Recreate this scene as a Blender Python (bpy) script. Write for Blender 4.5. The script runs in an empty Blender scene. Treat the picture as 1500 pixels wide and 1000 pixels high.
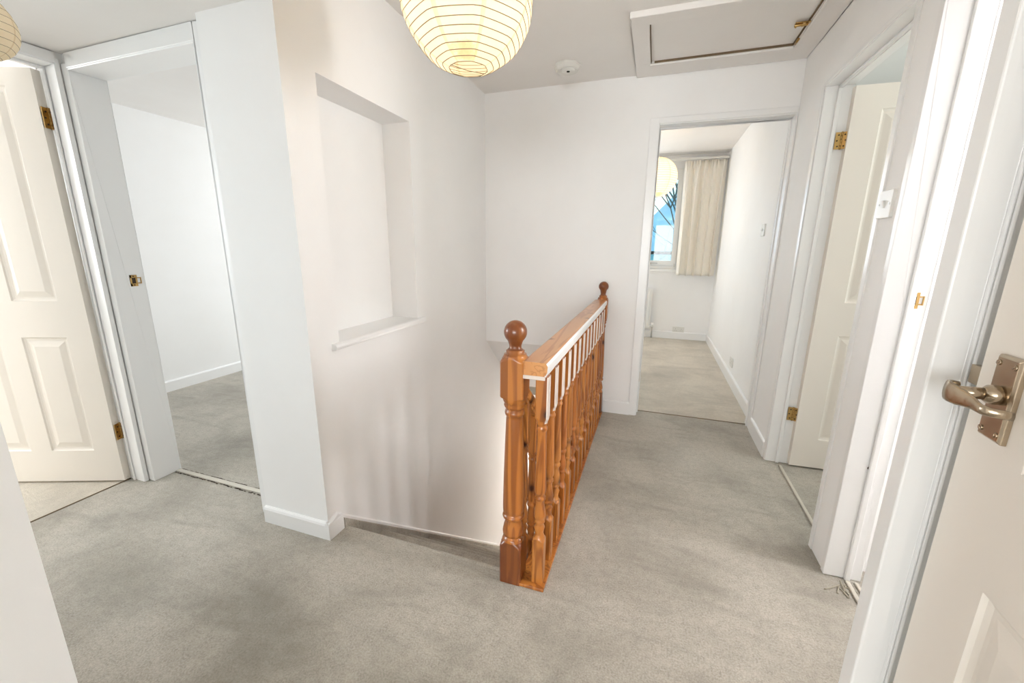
import bpy, math, random
from mathutils import Vector, Matrix
random.seed(7)
C = bpy.context.scene.collection
S = 1.235
PI = math.pi

# ------------------------------------------------------------------ mesh helpers
class MB:
    def __init__(s): s.v = []; s.f = []; s.m = []; s.sm = []; s.xf = None
    def add(s, vs, fs, mi=0, smooth=False):
        b = len(s.v)
        for p in vs:
            p = Vector(p)
            if s.xf is not None: p = s.xf @ p
            s.v.append(p)
        for f in fs:
            s.f.append([b + i for i in f]); s.m.append(mi); s.sm.append(smooth)
        return s
    def box(s, x0, x1, y0, y1, z0, z1, mi=0):
        if x0 > x1: x0, x1 = x1, x0
        if y0 > y1: y0, y1 = y1, y0
        if z0 > z1: z0, z1 = z1, z0
        vs = [(x0,y0,z0),(x1,y0,z0),(x1,y1,z0),(x0,y1,z0),(x0,y0,z1),(x1,y0,z1),(x1,y1,z1),(x0,y1,z1)]
        fs = [(0,3,2,1),(4,5,6,7),(0,1,5,4),(1,2,6,5),(2,3,7,6),(3,0,4,7)]
        return s.add(vs, fs, mi)
    def loft(s, rings, caps=True, closed=True, mi=0, smooth=False):
        n = len(rings[0]); vs = [p for r in rings for p in r]; fs = []
        for i in range(len(rings)-1):
            for j in range(n if closed else n-1):
                k = (j+1) % n
                fs.append((i*n+j, i*n+k, (i+1)*n+k, (i+1)*n+j))
        s.add(vs, fs, mi, smooth)
        if caps:
            s.add(rings[0], [tuple(reversed(range(n)))], mi)
            s.add(rings[-1], [tuple(range(n))], mi)
        return s
    def lathe(s, prof, c=(0,0,0), n=32, mi=0, smooth=True, caps=True):
        rings = [[(c[0]+r*math.cos(2*PI*j/n), c[1]+r*math.sin(2*PI*j/n), c[2]+z) for j in range(n)] for z, r in prof]
        return s.loft(rings, caps, True, mi, smooth)
    def tube(s, path, r, n=10, mi=0, caps=True, closed=False):
        path = [Vector(p) for p in path]; rings = []; L = len(path); up = None
        for i, p in enumerate(path):
            a = path[i-1] if (i > 0 or closed) else p
            b = path[(i+1) % L] if (i < L-1 or closed) else p
            t = (b-a).normalized()
            if up is None:
                up = Vector((0,0,1)) if abs(t.z) < .9 else Vector((1,0,0))
            u = (up - t*up.dot(t)).normalized(); w = t.cross(u); up = u
            rr = r[i] if isinstance(r, (list, tuple)) else r
            rings.append([p + (u*math.cos(2*PI*j/n) + w*math.sin(2*PI*j/n))*rr for j in range(n)])
        if closed: rings.append(rings[0])
        return s.loft(rings, caps and not closed, True, mi, True)
    def cyl(s, a, b, r, n=16, mi=0, r2=None):
        return s.tube([a, b], [r, r if r2 is None else r2], n, mi)
    def extrude(s, poly, axis, a, b, mi=0, smooth=False):
        # poly: 2D points in the other two axes (order kept), extruded along axis
        def P(q, t):
            return {'x': (t, q[0], q[1]), 'y': (q[0], t, q[1]), 'z': (q[0], q[1], t)}[axis]
        return s.loft([[P(q, a) for q in poly], [P(q, b) for q in poly]], True, True, mi, smooth)
    def build(s, name, mats, parent=None, bevel=0.0, seg=2, fix=True):
        me = bpy.data.meshes.new(name)
        o = bpy.data.objects.new(name, me); C.objects.link(o)
        org = ORG.get(parent, Vector((0,0,0))) if parent is not None else Vector((0,0,0))
        me.from_pydata([tuple(p - org) for p in s.v], [], s.f)
        if not isinstance(mats, (list, tuple)): mats = [mats]
        for m in mats: me.materials.append(m)
        for p, mi, sm in zip(me.polygons, s.m, s.sm): p.material_index = mi; p.use_smooth = sm
        if fix:
            import bmesh
            bm = bmesh.new(); bm.from_mesh(me)
            bmesh.ops.remove_doubles(bm, verts=bm.verts, dist=1e-6)
            bmesh.ops.recalc_face_normals(bm, faces=bm.faces)
            bm.to_mesh(me); bm.free()
        me.update()
        if parent is not None:
            o.parent = parent; ORG[o] = org
        if bevel:
            b = o.modifiers.new('bev', 'BEVEL'); b.width = bevel; b.segments = seg
            b.limit_method = 'ANGLE'; b.angle_limit = math.radians(40)
        return o
ORG = {}
def thing(name, label, cat, loc, group=None):
    o = bpy.data.objects.new(name, None); C.objects.link(o); o.location = loc
    o.empty_display_size = .05
    ORG[o] = Vector(loc)
    return tag(o, label, cat, group)
def tag(o, label, cat, group=None, kind=None):
    o['label'] = label; o['category'] = cat
    if group: o['group'] = group
    if kind: o['kind'] = kind
    return o
def struct(o, label, cat): return tag(o, label, cat, None, 'structure')

# ------------------------------------------------------------------ materials
def new_mat(name):
    m = bpy.data.materials.new(name); m.use_nodes = True
    nt = m.node_tree; b = nt.nodes['Principled BSDF']
    return m, nt, b
def N(nt, t, **kw):
    n = nt.nodes.new(t)
    for k, v in kw.items(): setattr(n, k, v)
    return n
def srgb(r, g, b):
    f = lambda c: (c/255/12.92) if c/255 <= .04045 else ((c/255+.055)/1.055)**2.4
    return (f(r), f(g), f(b), 1)
def mix(nt, fac, a, b):
    n = N(nt, 'ShaderNodeMix', data_type='RGBA')
    for s, v in ((0, fac), (6, a), (7, b)):
        if hasattr(v, 'links') or isinstance(v, bpy.types.NodeSocket): nt.links.new(v, n.inputs[s])
        else: n.inputs[s].default_value = v
    return n.outputs[2]
def ramp(nt, v, pts):
    r = N(nt, 'ShaderNodeValToRGB'); nt.links.new(v, r.inputs[0])
    e = r.color_ramp.elements
    while len(e) < len(pts): e.new(.5)
    for el, (p, c) in zip(e, pts): el.position = p; el.color = c if len(c) == 4 else (*c, 1)
    return r.outputs[0]
def noise(nt, vec, scale, detail=4, rough=.5, dist=0):
    n = N(nt, 'ShaderNodeTexNoise'); n.inputs['Scale'].default_value = scale
    n.inputs['Detail'].default_value = detail; n.inputs['Roughness'].default_value = rough
    n.inputs['Distortion'].default_value = dist
    if vec is not None: nt.links.new(vec, n.inputs['Vector'])
    return n.outputs['Fac']
def objco(nt, scale=None, loc=None):
    t = N(nt, 'ShaderNodeTexCoord').outputs['Object']
    if scale or loc:
        mp = N(nt, 'ShaderNodeMapping')
        if scale: mp.inputs['Scale'].default_value = scale
        if loc: mp.inputs['Location'].default_value = loc
        nt.links.new(t, mp.inputs['Vector']); t = mp.outputs['Vector']
    return t
def bump(nt, b, h, strength, dist=.01):
    n = N(nt, 'ShaderNodeBump'); n.inputs['Strength'].default_value = strength; n.inputs['Distance'].default_value = dist
    nt.links.new(h, n.inputs['Height']); nt.links.new(n.outputs[0], b.inputs['Normal'])
def simple(name, col, rough=.5, metal=0, bscale=0, bstr=0, coat=0, var=0):
    m, nt, b = new_mat(name)
    b.inputs['Base Color'].default_value = col; b.inputs['Roughness'].default_value = rough
    b.inputs['Metallic'].default_value = metal; b.inputs['Coat Weight'].default_value = coat
    if bscale or var:
        co = objco(nt); f = noise(nt, co, bscale or 6, 3)
        if bstr: bump(nt, b, f, bstr, .004)
        if var:
            d = tuple(c*(1-var) for c in col[:3]) + (1,)
            nt.links.new(mix(nt, noise(nt, co, 2.3, 5), d, col), b.inputs['Base Color'])
    return m

def wall_mat(name, col, rough=.75):
    m, nt, b = new_mat(name)
    co = objco(nt)
    d = (col[0]*.97, col[1]*.966, col[2]*.962, 1)
    f = ramp(nt, noise(nt, co, 1.7, 6, .6), [(.35, (0,0,0)), (.65, (1,1,1))])
    nt.links.new(mix(nt, f, d, col), b.inputs['Base Color'])
    b.inputs['Roughness'].default_value = rough
    bump(nt, b, noise(nt, co, 90, 3), .08, .002)
    return m
M = {}
M['wall'] = wall_mat('wall_paint', (.872, .870, .866, 1))
M['ceil'] = wall_mat('ceiling_paint', (.83, .81, .79, 1), .9)
M['trim'] = simple('white_gloss_paint', (.85, .85, .848, 1), .32, 0, 14, .05, .15, .03)
M['door'] = simple('cream_door_paint', (.80, .75, .685, 1), .4, 0, 20, .03, 0, .02)
M['white'] = simple('white_plastic', (.84, .84, .82, 1), .35, 0, 0, 0, 0, .02)
M['grey_plastic'] = simple('aged_plastic', (.74, .73, .69, 1), .45, 0, 0, 0, 0, .03)
M['dark'] = simple('dark_gap', (.06, .04, .025, 1), .9, 0, 0, 0, 0, .3)
M['brass'] = simple('aged_brass', (.62, .40, .15, 1), .28, 1, 40, .1, 0, .35)
M['nickel'] = simple('worn_brass_handle', (.54, .44, .325, 1), .22, 1, 30, .06, 0, .3)
M['steel'] = simple('grey_steel', (.45, .45, .44, 1), .35, 1, 0, 0, 0, .1)
M['seam'] = simple('dirty_seam', (.20, .14, .08, 1), .9, 0, 0, 0, 0, .4)
M['black'] = simple('black_hole', (.02, .015, .012, 1), .8, 0, 0, 0, 0, .1)

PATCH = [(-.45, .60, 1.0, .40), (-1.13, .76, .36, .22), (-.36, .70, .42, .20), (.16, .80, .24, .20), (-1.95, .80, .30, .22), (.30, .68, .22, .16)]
def carpet_mat(name, c0, c1, wear=True, patches=()):
    m, nt, b = new_mat(name)
    g = N(nt, 'ShaderNodeTexCoord').outputs['Object']
    fine = noise(nt, g, 170, 3, .75)
    mid = noise(nt, g, 38, 4, .7)
    big = noise(nt, g, 1.9, 5, .62, .4)
    mp = N(nt, 'ShaderNodeMapping'); mp.inputs['Rotation'].default_value = (0, 0, .55); mp.inputs['Scale'].default_value = (2.2, 9, 1)
    nt.links.new(g, mp.inputs['Vector'])
    streak = noise(nt, mp.outputs[0], 1.0, 4, .6, .8)
    col = mix(nt, ramp(nt, fine, [(.36, (0,0,0)), (.66, (1,1,1))]), c0, c1)
    col = mix(nt, ramp(nt, mid, [(.35, (0,0,0)), (.75, (.55,.55,.55))]), col, tuple(c*1.12 for c in c1[:3])+(1,))
    if wear:
        dk = tuple(c*.62 for c in c0[:3])+(1,)
        col = mix(nt, ramp(nt, big, [(.44, (0,0,0)), (.72, (.62,.62,.62))]), col, dk)
        col = mix(nt, ramp(nt, streak, [(.52, (0,0,0)), (.78, (.4,.4,.4))]), col, dk)
        sp = N(nt, 'ShaderNodeTexVoronoi'); sp.inputs['Scale'].default_value = 3.1; nt.links.new(g, sp.inputs['Vector'])
        col = mix(nt, ramp(nt, sp.outputs['Distance'], [(.010, (.5,.5,.5)), (.018, (0,0,0))]), col, tuple(c*.5 for c in c0[:3])+(1,))
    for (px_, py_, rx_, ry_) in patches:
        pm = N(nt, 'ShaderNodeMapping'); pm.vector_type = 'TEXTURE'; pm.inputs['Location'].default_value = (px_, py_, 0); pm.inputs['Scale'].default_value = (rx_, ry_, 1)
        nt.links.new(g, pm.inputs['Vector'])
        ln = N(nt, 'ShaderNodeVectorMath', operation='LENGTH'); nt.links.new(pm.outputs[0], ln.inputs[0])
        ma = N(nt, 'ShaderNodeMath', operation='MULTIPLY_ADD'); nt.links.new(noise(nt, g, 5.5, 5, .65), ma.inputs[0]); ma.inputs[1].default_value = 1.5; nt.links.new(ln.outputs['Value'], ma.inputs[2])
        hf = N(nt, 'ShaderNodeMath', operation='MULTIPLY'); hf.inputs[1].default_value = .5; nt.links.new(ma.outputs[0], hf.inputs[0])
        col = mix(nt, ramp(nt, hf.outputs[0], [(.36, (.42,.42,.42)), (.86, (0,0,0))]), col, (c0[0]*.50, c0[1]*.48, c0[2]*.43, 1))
    nt.links.new(col, b.inputs['Base Color'])
    b.inputs['Roughness'].default_value = .95
    b.inputs['Sheen Weight'].default_value = .15
    ad = N(nt, 'ShaderNodeMath', operation='ADD'); nt.links.new(fine, ad.inputs[0])
    mu = N(nt, 'ShaderNodeMath', operation='MULTIPLY'); mu.inputs[1].default_value = 2.5
    nt.links.new(streak, mu.inputs[0]); nt.links.new(mu.outputs[0], ad.inputs[1])
    bump(nt, b, ad.outputs[0], .5, .006)
    return m
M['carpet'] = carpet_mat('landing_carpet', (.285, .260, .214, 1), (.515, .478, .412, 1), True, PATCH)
M['carpet2'] = carpet_mat('bedroom_carpet', (.45, .405, .335, 1), (.62, .565, .475, 1), True)

def wood_mat(name, light, mid, dark, scale=1.0, lam=None):
    m, nt, b = new_mat(name)
    oi = N(nt, 'ShaderNodeObjectInfo')
    tc = N(nt, 'ShaderNodeTexCoord').outputs['Object']
    addv = N(nt, 'ShaderNodeVectorMath', operation='ADD')
    rs = N(nt, 'ShaderNodeVectorMath', operation='SCALE'); rs.inputs['Scale'].default_value = 9.0
    cx = N(nt, 'ShaderNodeCombineXYZ')
    for i in range(3): nt.links.new(oi.outputs['Random'], cx.inputs[i])
    nt.links.new(cx.outputs[0], rs.inputs[0]); nt.links.new(tc, addv.inputs[0]); nt.links.new(rs.outputs[0], addv.inputs[1])
    mp = N(nt, 'ShaderNodeMapping'); mp.inputs['Scale'].default_value = (26*scale, 26*scale, 2.0*scale) if lam != 'y' else (26*scale, 2.0*scale, 26*scale)
    nt.links.new(addv.outputs[0], mp.inputs['Vector'])
    d = noise(nt, mp.outputs[0], .55, 3, .5, .6)
    sn = N(nt, 'ShaderNodeMath', operation='MULTIPLY'); sn.inputs[1].default_value = 42; nt.links.new(d, sn.inputs[0])
    si = N(nt, 'ShaderNodeMath', operation='SINE'); nt.links.new(sn.outputs[0], si.inputs[0])
    grain = ramp(nt, si.outputs[0], [(.0, (0,0,0)), (.9, (1,1,1))])
    tone = noise(nt, mp.outputs[0], .22, 2)
    base = mix(nt, ramp(nt, tone, [(.35, (0,0,0)), (.65, (1,1,1))]), mid, light)
    base = mix(nt, oi.outputs['Random'], base, mix(nt, .5, base, mid))
    gm = N(nt, 'ShaderNodeMath', operation='MULTIPLY'); gm.inputs[1].default_value = .55
    nt.links.new(grain, gm.inputs[0])
    col = mix(nt, gm.outputs[0], base, dark)
    vs = N(nt, 'ShaderNodeMapping'); vs.inputs['Scale'].default_value = (5, 5, 3.2); nt.links.new(addv.outputs[0], vs.inputs['Vector'])
    vo = N(nt, 'ShaderNodeTexVoronoi'); vo.inputs['Scale'].default_value = 1.8; nt.links.new(vs.outputs[0], vo.inputs['Vector'])
    knot = ramp(nt, vo.outputs['Distance'], [(.06, (1,1,1)), (.12, (.4,.4,.4)), (.22, (0,0,0))])
    col = mix(nt, knot, col, tuple(c*.3 for c in dark[:3])+(1,))
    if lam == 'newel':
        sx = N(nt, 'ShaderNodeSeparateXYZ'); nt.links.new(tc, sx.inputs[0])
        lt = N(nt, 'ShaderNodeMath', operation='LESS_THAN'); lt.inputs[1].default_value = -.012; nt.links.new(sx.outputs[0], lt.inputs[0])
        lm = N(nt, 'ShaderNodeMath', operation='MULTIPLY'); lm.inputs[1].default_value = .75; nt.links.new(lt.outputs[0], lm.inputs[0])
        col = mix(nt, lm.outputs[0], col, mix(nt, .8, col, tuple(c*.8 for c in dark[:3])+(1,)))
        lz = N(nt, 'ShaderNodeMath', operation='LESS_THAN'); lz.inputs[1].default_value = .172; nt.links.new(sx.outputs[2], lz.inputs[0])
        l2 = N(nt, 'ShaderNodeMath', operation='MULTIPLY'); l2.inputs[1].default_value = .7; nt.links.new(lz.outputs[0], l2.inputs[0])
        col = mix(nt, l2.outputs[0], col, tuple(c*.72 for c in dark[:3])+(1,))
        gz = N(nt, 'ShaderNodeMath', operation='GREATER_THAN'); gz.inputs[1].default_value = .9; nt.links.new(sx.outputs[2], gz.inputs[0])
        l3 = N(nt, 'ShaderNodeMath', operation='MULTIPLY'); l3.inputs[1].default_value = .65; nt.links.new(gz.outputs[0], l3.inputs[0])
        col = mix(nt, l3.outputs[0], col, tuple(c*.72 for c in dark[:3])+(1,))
    nt.links.new(col, b.inputs['Base Color'])
    b.inputs['Roughness'].default_value = .3; b.inputs['Coat Weight'].default_value = .35; b.inputs['Coat Roughness'].default_value = .1
    bump(nt, b, grain, .05, .002)
    return m
L_, M_, D_ = (.62, .265, .058, 1), (.40, .122, .019, 1), (.15, .030, .006, 1)
M['pine'] = wood_mat('varnished_pine', L_, M_, D_)
M['pine_rail'] = wood_mat('varnished_pine_rail', (.68, .35, .13, 1), (.58, .25, .08, 1), (.40, .14, .035, 1), 1, 'y')
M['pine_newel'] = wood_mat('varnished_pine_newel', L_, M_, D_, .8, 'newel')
M['wood_paint'] = simple('worn_white_paint_on_wood', (.74, .64, .57, 1), .35, 0, 30, .1, .2, .12)

def paper_mat():
    m, nt, b = new_mat('lantern_paper')
    nt.nodes.remove(b)
    out = nt.nodes['Material Output']
    tc = N(nt, 'ShaderNodeTexCoord').outputs['Object']
    sx = N(nt, 'ShaderNodeSeparateXYZ'); nt.links.new(tc, sx.inputs[0])
    at = N(nt, 'ShaderNodeMath', operation='ARCTAN2'); nt.links.new(sx.outputs[1], at.inputs[0]); nt.links.new(sx.outputs[0], at.inputs[1])
    mu = N(nt, 'ShaderNodeMath', operation='MULTIPLY'); mu.inputs[1].default_value = 8/(2*PI); nt.links.new(at.outputs[0], mu.inputs[0])
    ad = N(nt, 'ShaderNodeMath', operation='ADD'); ad.inputs[1].default_value = 10.18; nt.links.new(mu.outputs[0], ad.inputs[0])
    fr = N(nt, 'ShaderNodeMath', operation='FRACT'); nt.links.new(ad.outputs[0], fr.inputs[0])
    seam = ramp(nt, fr.outputs[0], [(.0, (1,1,1)), (.09, (.7,.7,.7)), (.1, (0,0,0))])
    blot = noise(nt, tc, 26, 5, .65)
    c = mix(nt, ramp(nt, blot, [(.4, (0,0,0)), (.7, (.5,.5,.5))]), (.90, .82, .66, 1), (.85, .74, .55, 1))
    sm = N(nt, 'ShaderNodeMath', operation='MULTIPLY'); sm.inputs[1].default_value = .5; nt.links.new(seam, sm.inputs[0])
    c = mix(nt, sm.outputs[0], c, (.62, .48, .28, 1))
    # a brownish glue patch near the bottom ring
    ds = N(nt, 'ShaderNodeVectorMath', operation='DISTANCE'); ds.inputs[1].default_value = (.028, -.088, -.176); nt.links.new(tc, ds.inputs[0])
    dn = N(nt, 'ShaderNodeMath', operation='MULTIPLY_ADD'); nt.links.new(noise(nt, tc, 40, 4, .7), dn.inputs[0]); dn.inputs[1].default_value = .07; nt.links.new(ds.outputs['Value'], dn.inputs[2])
    st = ramp(nt, dn.outputs[0], [(.05, (.55,.55,.55)), (.062, (.4,.4,.4)), (.072, (0,0,0))])
    c = mix(nt, st, c, (.50, .33, .13, 1))
    df = N(nt, 'ShaderNodeBsdfDiffuse'); tr = N(nt, 'ShaderNodeBsdfTranslucent')
    nt.links.new(c, df.inputs[0]); nt.links.new(c, tr.inputs[0])
    mx = N(nt, 'ShaderNodeMixShader'); mx.inputs[0].default_value = .55
    nt.links.new(df.outputs[0], mx.inputs[1]); nt.links.new(tr.outputs[0], mx.inputs[2])
    nt.links.new(mx.outputs[0], out.inputs[0])
    return m
M['paper'] = paper_mat()
M['wire'] = simple('lantern_rib', (.26, .22, .15, 1), .7, 0, 0, 0, 0, .2)
M['cord'] = simple('white_cord', (.75, .73, .68, 1), .5, 0, 0, 0, 0, .05)
def emit(name, col, s):
    m, nt, b = new_mat(name); b.inputs['Base Color'].default_value = col
    b.inputs['Emission Color'].default_value = col; b.inputs['Emission Strength'].default_value = s; return m
M['bulb'] = emit('lit_bulb', (1, .86, .6, 1), 12)
def glass_mat():
    m, nt, b = new_mat('window_glass')
    nt.nodes.remove(b); out = nt.nodes['Material Output']
    t = N(nt, 'ShaderNodeBsdfTransparent'); t.inputs[0].default_value = (.96, .98, .98, 1)
    g = N(nt, 'ShaderNodeBsdfGlossy'); g.inputs['Roughness'].default_value = .02
    lw = N(nt, 'ShaderNodeFresnel'); lw.inputs[0].default_value = 1.45
    mx = N(nt, 'ShaderNodeMixShader'); nt.links.new(lw.outputs[0], mx.inputs[0]); nt.links.new(t.outputs[0], mx.inputs[1]); nt.links.new(g.outputs[0], mx.inputs[2])
    nt.links.new(mx.outputs[0], out.inputs[0]); return m
M['glass'] = glass_mat()
def curtain_mat():
    m, nt, b = new_mat('cream_curtain')
    out = nt.nodes['Material Output']
    f = noise(nt, objco(nt, (60, 60, 400)), 1, 2)
    c = mix(nt, f, (.88, .83, .74, 1), (.93, .90, .83, 1))
    nt.links.new(c, b.inputs['Base Color']); b.inputs['Roughness'].default_value = .9
    t = N(nt, 'ShaderNodeBsdfTranslucent'); nt.links.new(c, t.inputs[0])
    mx = N(nt, 'ShaderNodeMixShader'); mx.inputs[0].default_value = .12
    nt.links.new(b.outputs[0], mx.inputs[1]); nt.links.new(t.outputs[0], mx.inputs[2]); nt.links.new(mx.outputs[0], out.inputs[0])
    return m
M['curtain'] = curtain_mat()
M['slate'] = simple('slate_roof', (.40, .62, .85, 1), .6, 0, 12, .3, 0, .35)
M['render'] = simple('house_render', (.35, .72, .90, 1), .8, 0, 12, .2, 0, .2)
M['bark'] = simple('bark', (.10, .10, .10, 1), .9, 0, 20, .3, 0, .3)
M['earth'] = simple('garden_lawn', (.20, .28, .16, 1), .95, 0, 20, .3, 0, .4)

# ------------------------------------------------------------------ key dimensions (metres)
XR = .726            # right landing wall
YB = 3.03            # back landing wall
ZC = 2.31            # landing ceiling
ZL = 2.02            # lower ceiling over the left lobby
XN0, XN1 = -1.235, -1.262   # stair wall at its front end and at the back wall
def xn(y): return XN0 + (XN1-XN0)*(y-1.19)/(YB-1.19)

# ------------------------------------------------------------------ floors
f = MB()
f.box(-2.585, .80, -.7, 1.262, -.22, 0); f.box(-2.1, 2.1, -6.1, -.7, -.22, 0)            # landing in front of the stairs, and the added rear room
f.box(-.385, .80, 1.262, 3.13, -.22, 0)             # landing beside the stairwell
f.box(.80, .86, .8, 1.66, -.22, 0); f.box(-2.585, -1.24, 1.262, 1.29, -.22, 0)
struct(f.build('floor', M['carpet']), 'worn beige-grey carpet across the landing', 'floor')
f = MB(); f.box(-5.2, -2.585, -1.6, 1.28, -.22, 0)
struct(f.build('floor_left', M['carpet2']), 'pale beige carpet beyond the left doorway with the open cream door', 'floor')
f = MB(); f.box(-3.95, -1.40, 1.29, 4.6, -.22, 0)
struct(f.build('floor_side', M['carpet']), 'beige carpet in the room seen through the empty left doorway', 'floor')
f = MB(); f.box(-.385, .86, 3.13, 6.2, -.22, 0); f.box(-1.45, -.385, 3.75, 6.2, -.22, 0)
struct(f.build('floor_back', M['carpet2']), 'pale beige carpet in the far bedroom with the window', 'floor')
f = MB(); f.box(.80, 2.7, 1.66, 4.9, -.22, 0)
struct(f.build('floor_right', M['carpet']), 'grey carpet in the room behind the half-hidden right door', 'floor')
f = MB(); f.box(.86, 2.2, .4, 1.66, -.22, 0)
struct(f.build('floor_near', M['carpet']), 'grey carpet inside the nearest right-hand doorway', 'floor')

# ------------------------------------------------------------------ walls
def wall(name, boxes, label, mat='wall', skew=False):
    m = MB()
    for b in boxes: m.box(*b)
    if skew:
        m.v = [Vector((p.x + (xn(p.y)-XN0 if p.x > -1.3 else 0), p.y, p.z)) for p in m.v]
    return struct(m.build(name, M[mat], fix=True), label, 'wall')
# stair wall with the recess
n0, n1, nz0, nz1 = 1.352, 1.985, .835, 1.853
wall('wall_left', [(-1.56, XN0, 1.19, n0, -2.9, 2.42), (-1.56, XN0, n1, 6.6, -2.9, 2.42),
                   (-1.56, XN0, n0, n1, -2.9, nz0), (-1.56, XN0, n0, n1, nz1, 2.42),
                   (-1.56, -1.412, n0, n1, nz0, nz1),
                   (-1.587, -1.56, 1.19, 1.245, 0, 2.42),      # return beside the empty doorway
                   (-1.335, XN0, -.1, 1.19, ZL, 2.42)],        # drop above the lobby
     'white stair wall with the tall recessed niche', skew=True)
# back wall with the doorway to the far bedroom
d3a, d3b, d3h = -.040, .714, 2.007
G = .02
wall('wall_back', [(-1.42, -.385, YB, YB+.13, .482, 2.42), (-.385, d3a-G, YB, YB+.13, -.2, 2.42), (d3a-G, d3b+.009, YB, YB+.13, d3h+G, 2.42), (d3b+.009, .90, YB, YB+.13, -.2, 2.42)],
     'white back wall behind the banister with the bedroom doorway')
# right wall
d4a, d4b, d4h = 1.84, 2.597, 2.008
d5a, d5b = .93, 1.672
wall('wall_right', [(XR, XR+.11, d4b+G, YB, 0, 2.42), (XR, XR+.11, d4a-G, d4b+G, d4h+G, 2.42), (XR, XR+.11, d5b+G, d4a-G, 0, 2.42),
                    (XR, XR+.11, d5a-G, d5b+G, d4h+G, 2.42), (XR, XR+.11, .70, d5a-G, 0, 2.42)],
     'white right wall of the landing with two doorways and a light switch')
# near right stub with the near door
XW = .42
wall('wall_near_right', [(XW, XW+.115, -.7, -.03, 0, 2.42), (XW, XW+.115, -.03, .83, 1.995, 2.42), (XW+.115, XR, .725, .83, 0, 2.42),
                         (XW+.0415, XW+.115, .795, .83, 0, 1.995)],
     'white near wall end on the right framing the door with the lever handle')
wall('wall_near_left', [(-.87, -.75, -.7, .237, 0, 2.42), (-2.6, -2.15, .12, .237, 0, 2.42), (-1.15, -.87, .12, .237, 0, 2.42), (-2.15, -1.15, .12, .237, 0, .85), (-2.15, -1.15, .12, .237, 1.98, 2.42)],  # unseen opening in the lobby front, made for the added fill lamp
     'light grey near wall edge cut off by the bottom left corner')
wall('wall_behind', [(-2.1, 2.1, -6.1, -6.0, 0, .55), (-2.1, 2.1, -6.1, -6.0, 2.15, 2.42), (-2.1, -1.75, -6.1, -6.0, .55, 2.15), (1.75, 2.1, -6.1, -6.0, .55, 2.15),  # invented room, its wide opening shaped to let the fill lamp through
                     (-2.1, -2.0, -6.1, -.6, 0, 2.42), (2.0, 2.1, -6.1, -.6, 0, 2.42), (-2.1, -.87, -.7, -.6, 0, 2.42), (XW+.115, 2.1, -.7, -.6, 0, 2.42)],
     'white walls of an added unseen room behind the viewpoint, open for a fill lamp')
# left lobby
d1a, d1b, d1h = .435, 1.20, 1.968
wall('wall_lobby_left', [(-2.59, -2.475, .237, d1a-G, 0, 2.42), (-2.59, -2.475, d1a-G, d1b+G, d1h+G, 2.42), (-2.59, -2.475, d1b+G, 1.30, 0, 2.42)],
     'white lobby wall at the far left holding the open cream door')
d2a, d2b, d2h = -2.427, -1.66, 1.951
wall('wall_lobby_back', [(-3.95, d2a-G, 1.235, 1.345, 0, 2.42), (d2a-G, d2b+G, 1.235, 1.345, d2h+G, 2.42), (d2b+G, -1.5, 1.235, 1.345, 0, 2.42)],
     'white lobby wall around the empty left doorway')
# rooms beyond
wall('wall_side_room', [(-3.97, -3.853, 1.345, 4.6, 0, 2.42), (-3.97, -1.4, 4.5, 4.62, 0, .9), (-3.97, -1.4, 4.5, 4.62, 2.1, 2.42), (-3.97, -3.4, 4.5, 4.62, .9, 2.1), (-1.9, -1.4, 4.5, 4.62, .9, 2.1), (-1.6, -1.5, 1.345, 4.6, 0, 2.42)],
     'bright white wall seen through the empty left doorway')
wall('wall_left_room', [(-5.3, -5.2, -1.6, -1.0, 0, 2.42), (-5.3, -5.2, .8, 1.3, 0, 2.42), (-5.3, -5.2, -1.0, .8, 0, .9), (-5.3, -5.2, -1.0, .8, 2.1, 2.42), (-5.3, -2.47, -1.7, -1.6, 0, 2.42), (-5.3, -3.9, 1.238, 1.343, 0, 2.42), (-2.59, -2.475, -1.6, .11, 0, 2.42)],
     'bright wall of the room behind the open cream door')
XB = .76; YW = 6.01
w3a, w3b, w3z0, w3z1 = -1.28, .315, .955, 2.235
wall('wall_bedroom', [(XB, XB+.13, YB+.13, 6.2, 0, 2.5), (-1.45, w3a, YW, YW+.25, 0, 2.5), (w3b, XB+.1, YW, YW+.25, 0, 2.5), (w3a, w3b, YW, YW+.25, 0, w3z0), (w3a, w3b, YW, YW+.25, w3z1, 2.5),
                      (-1.45, -1.37, YB+.13, 6.2, 0, 2.5), (-1.95, -1.43, YB, YB+.13, .4, 2.5)],
     'bright white bedroom walls around the window at the far end')
wall('wall_right_room', [(2.6, 2.7, 1.6, 1.95, 0, 2.42), (2.6, 2.7, 3.05, 4.9, 0, 2.42), (2.6, 2.7, 1.95, 3.05, 0, .85), (2.6, 2.7, 1.95, 3.05, 2.15, 2.42), (.83, 2.7, 4.8, 4.9, 0, 2.42), (.89, .95, 3.0, 4.9, 0, 2.42), (XR+.11, 2.7, 1.74, 1.79, 0, 2.42)],
     'white wall showing above the half-hidden right door')
wall('wall_near_room', [(2.1, 2.2, .4, 1.75, 0, 2.42), (XW+.115, 2.2, -.3, -.2, 0, 2.42), (XW+.5, XW+.6, -.2, .75, 0, 2.42), (.9, 2.2, .4, .5, 0, 2.42)],
     'white wall inside the nearest right-hand rooms')
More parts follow.
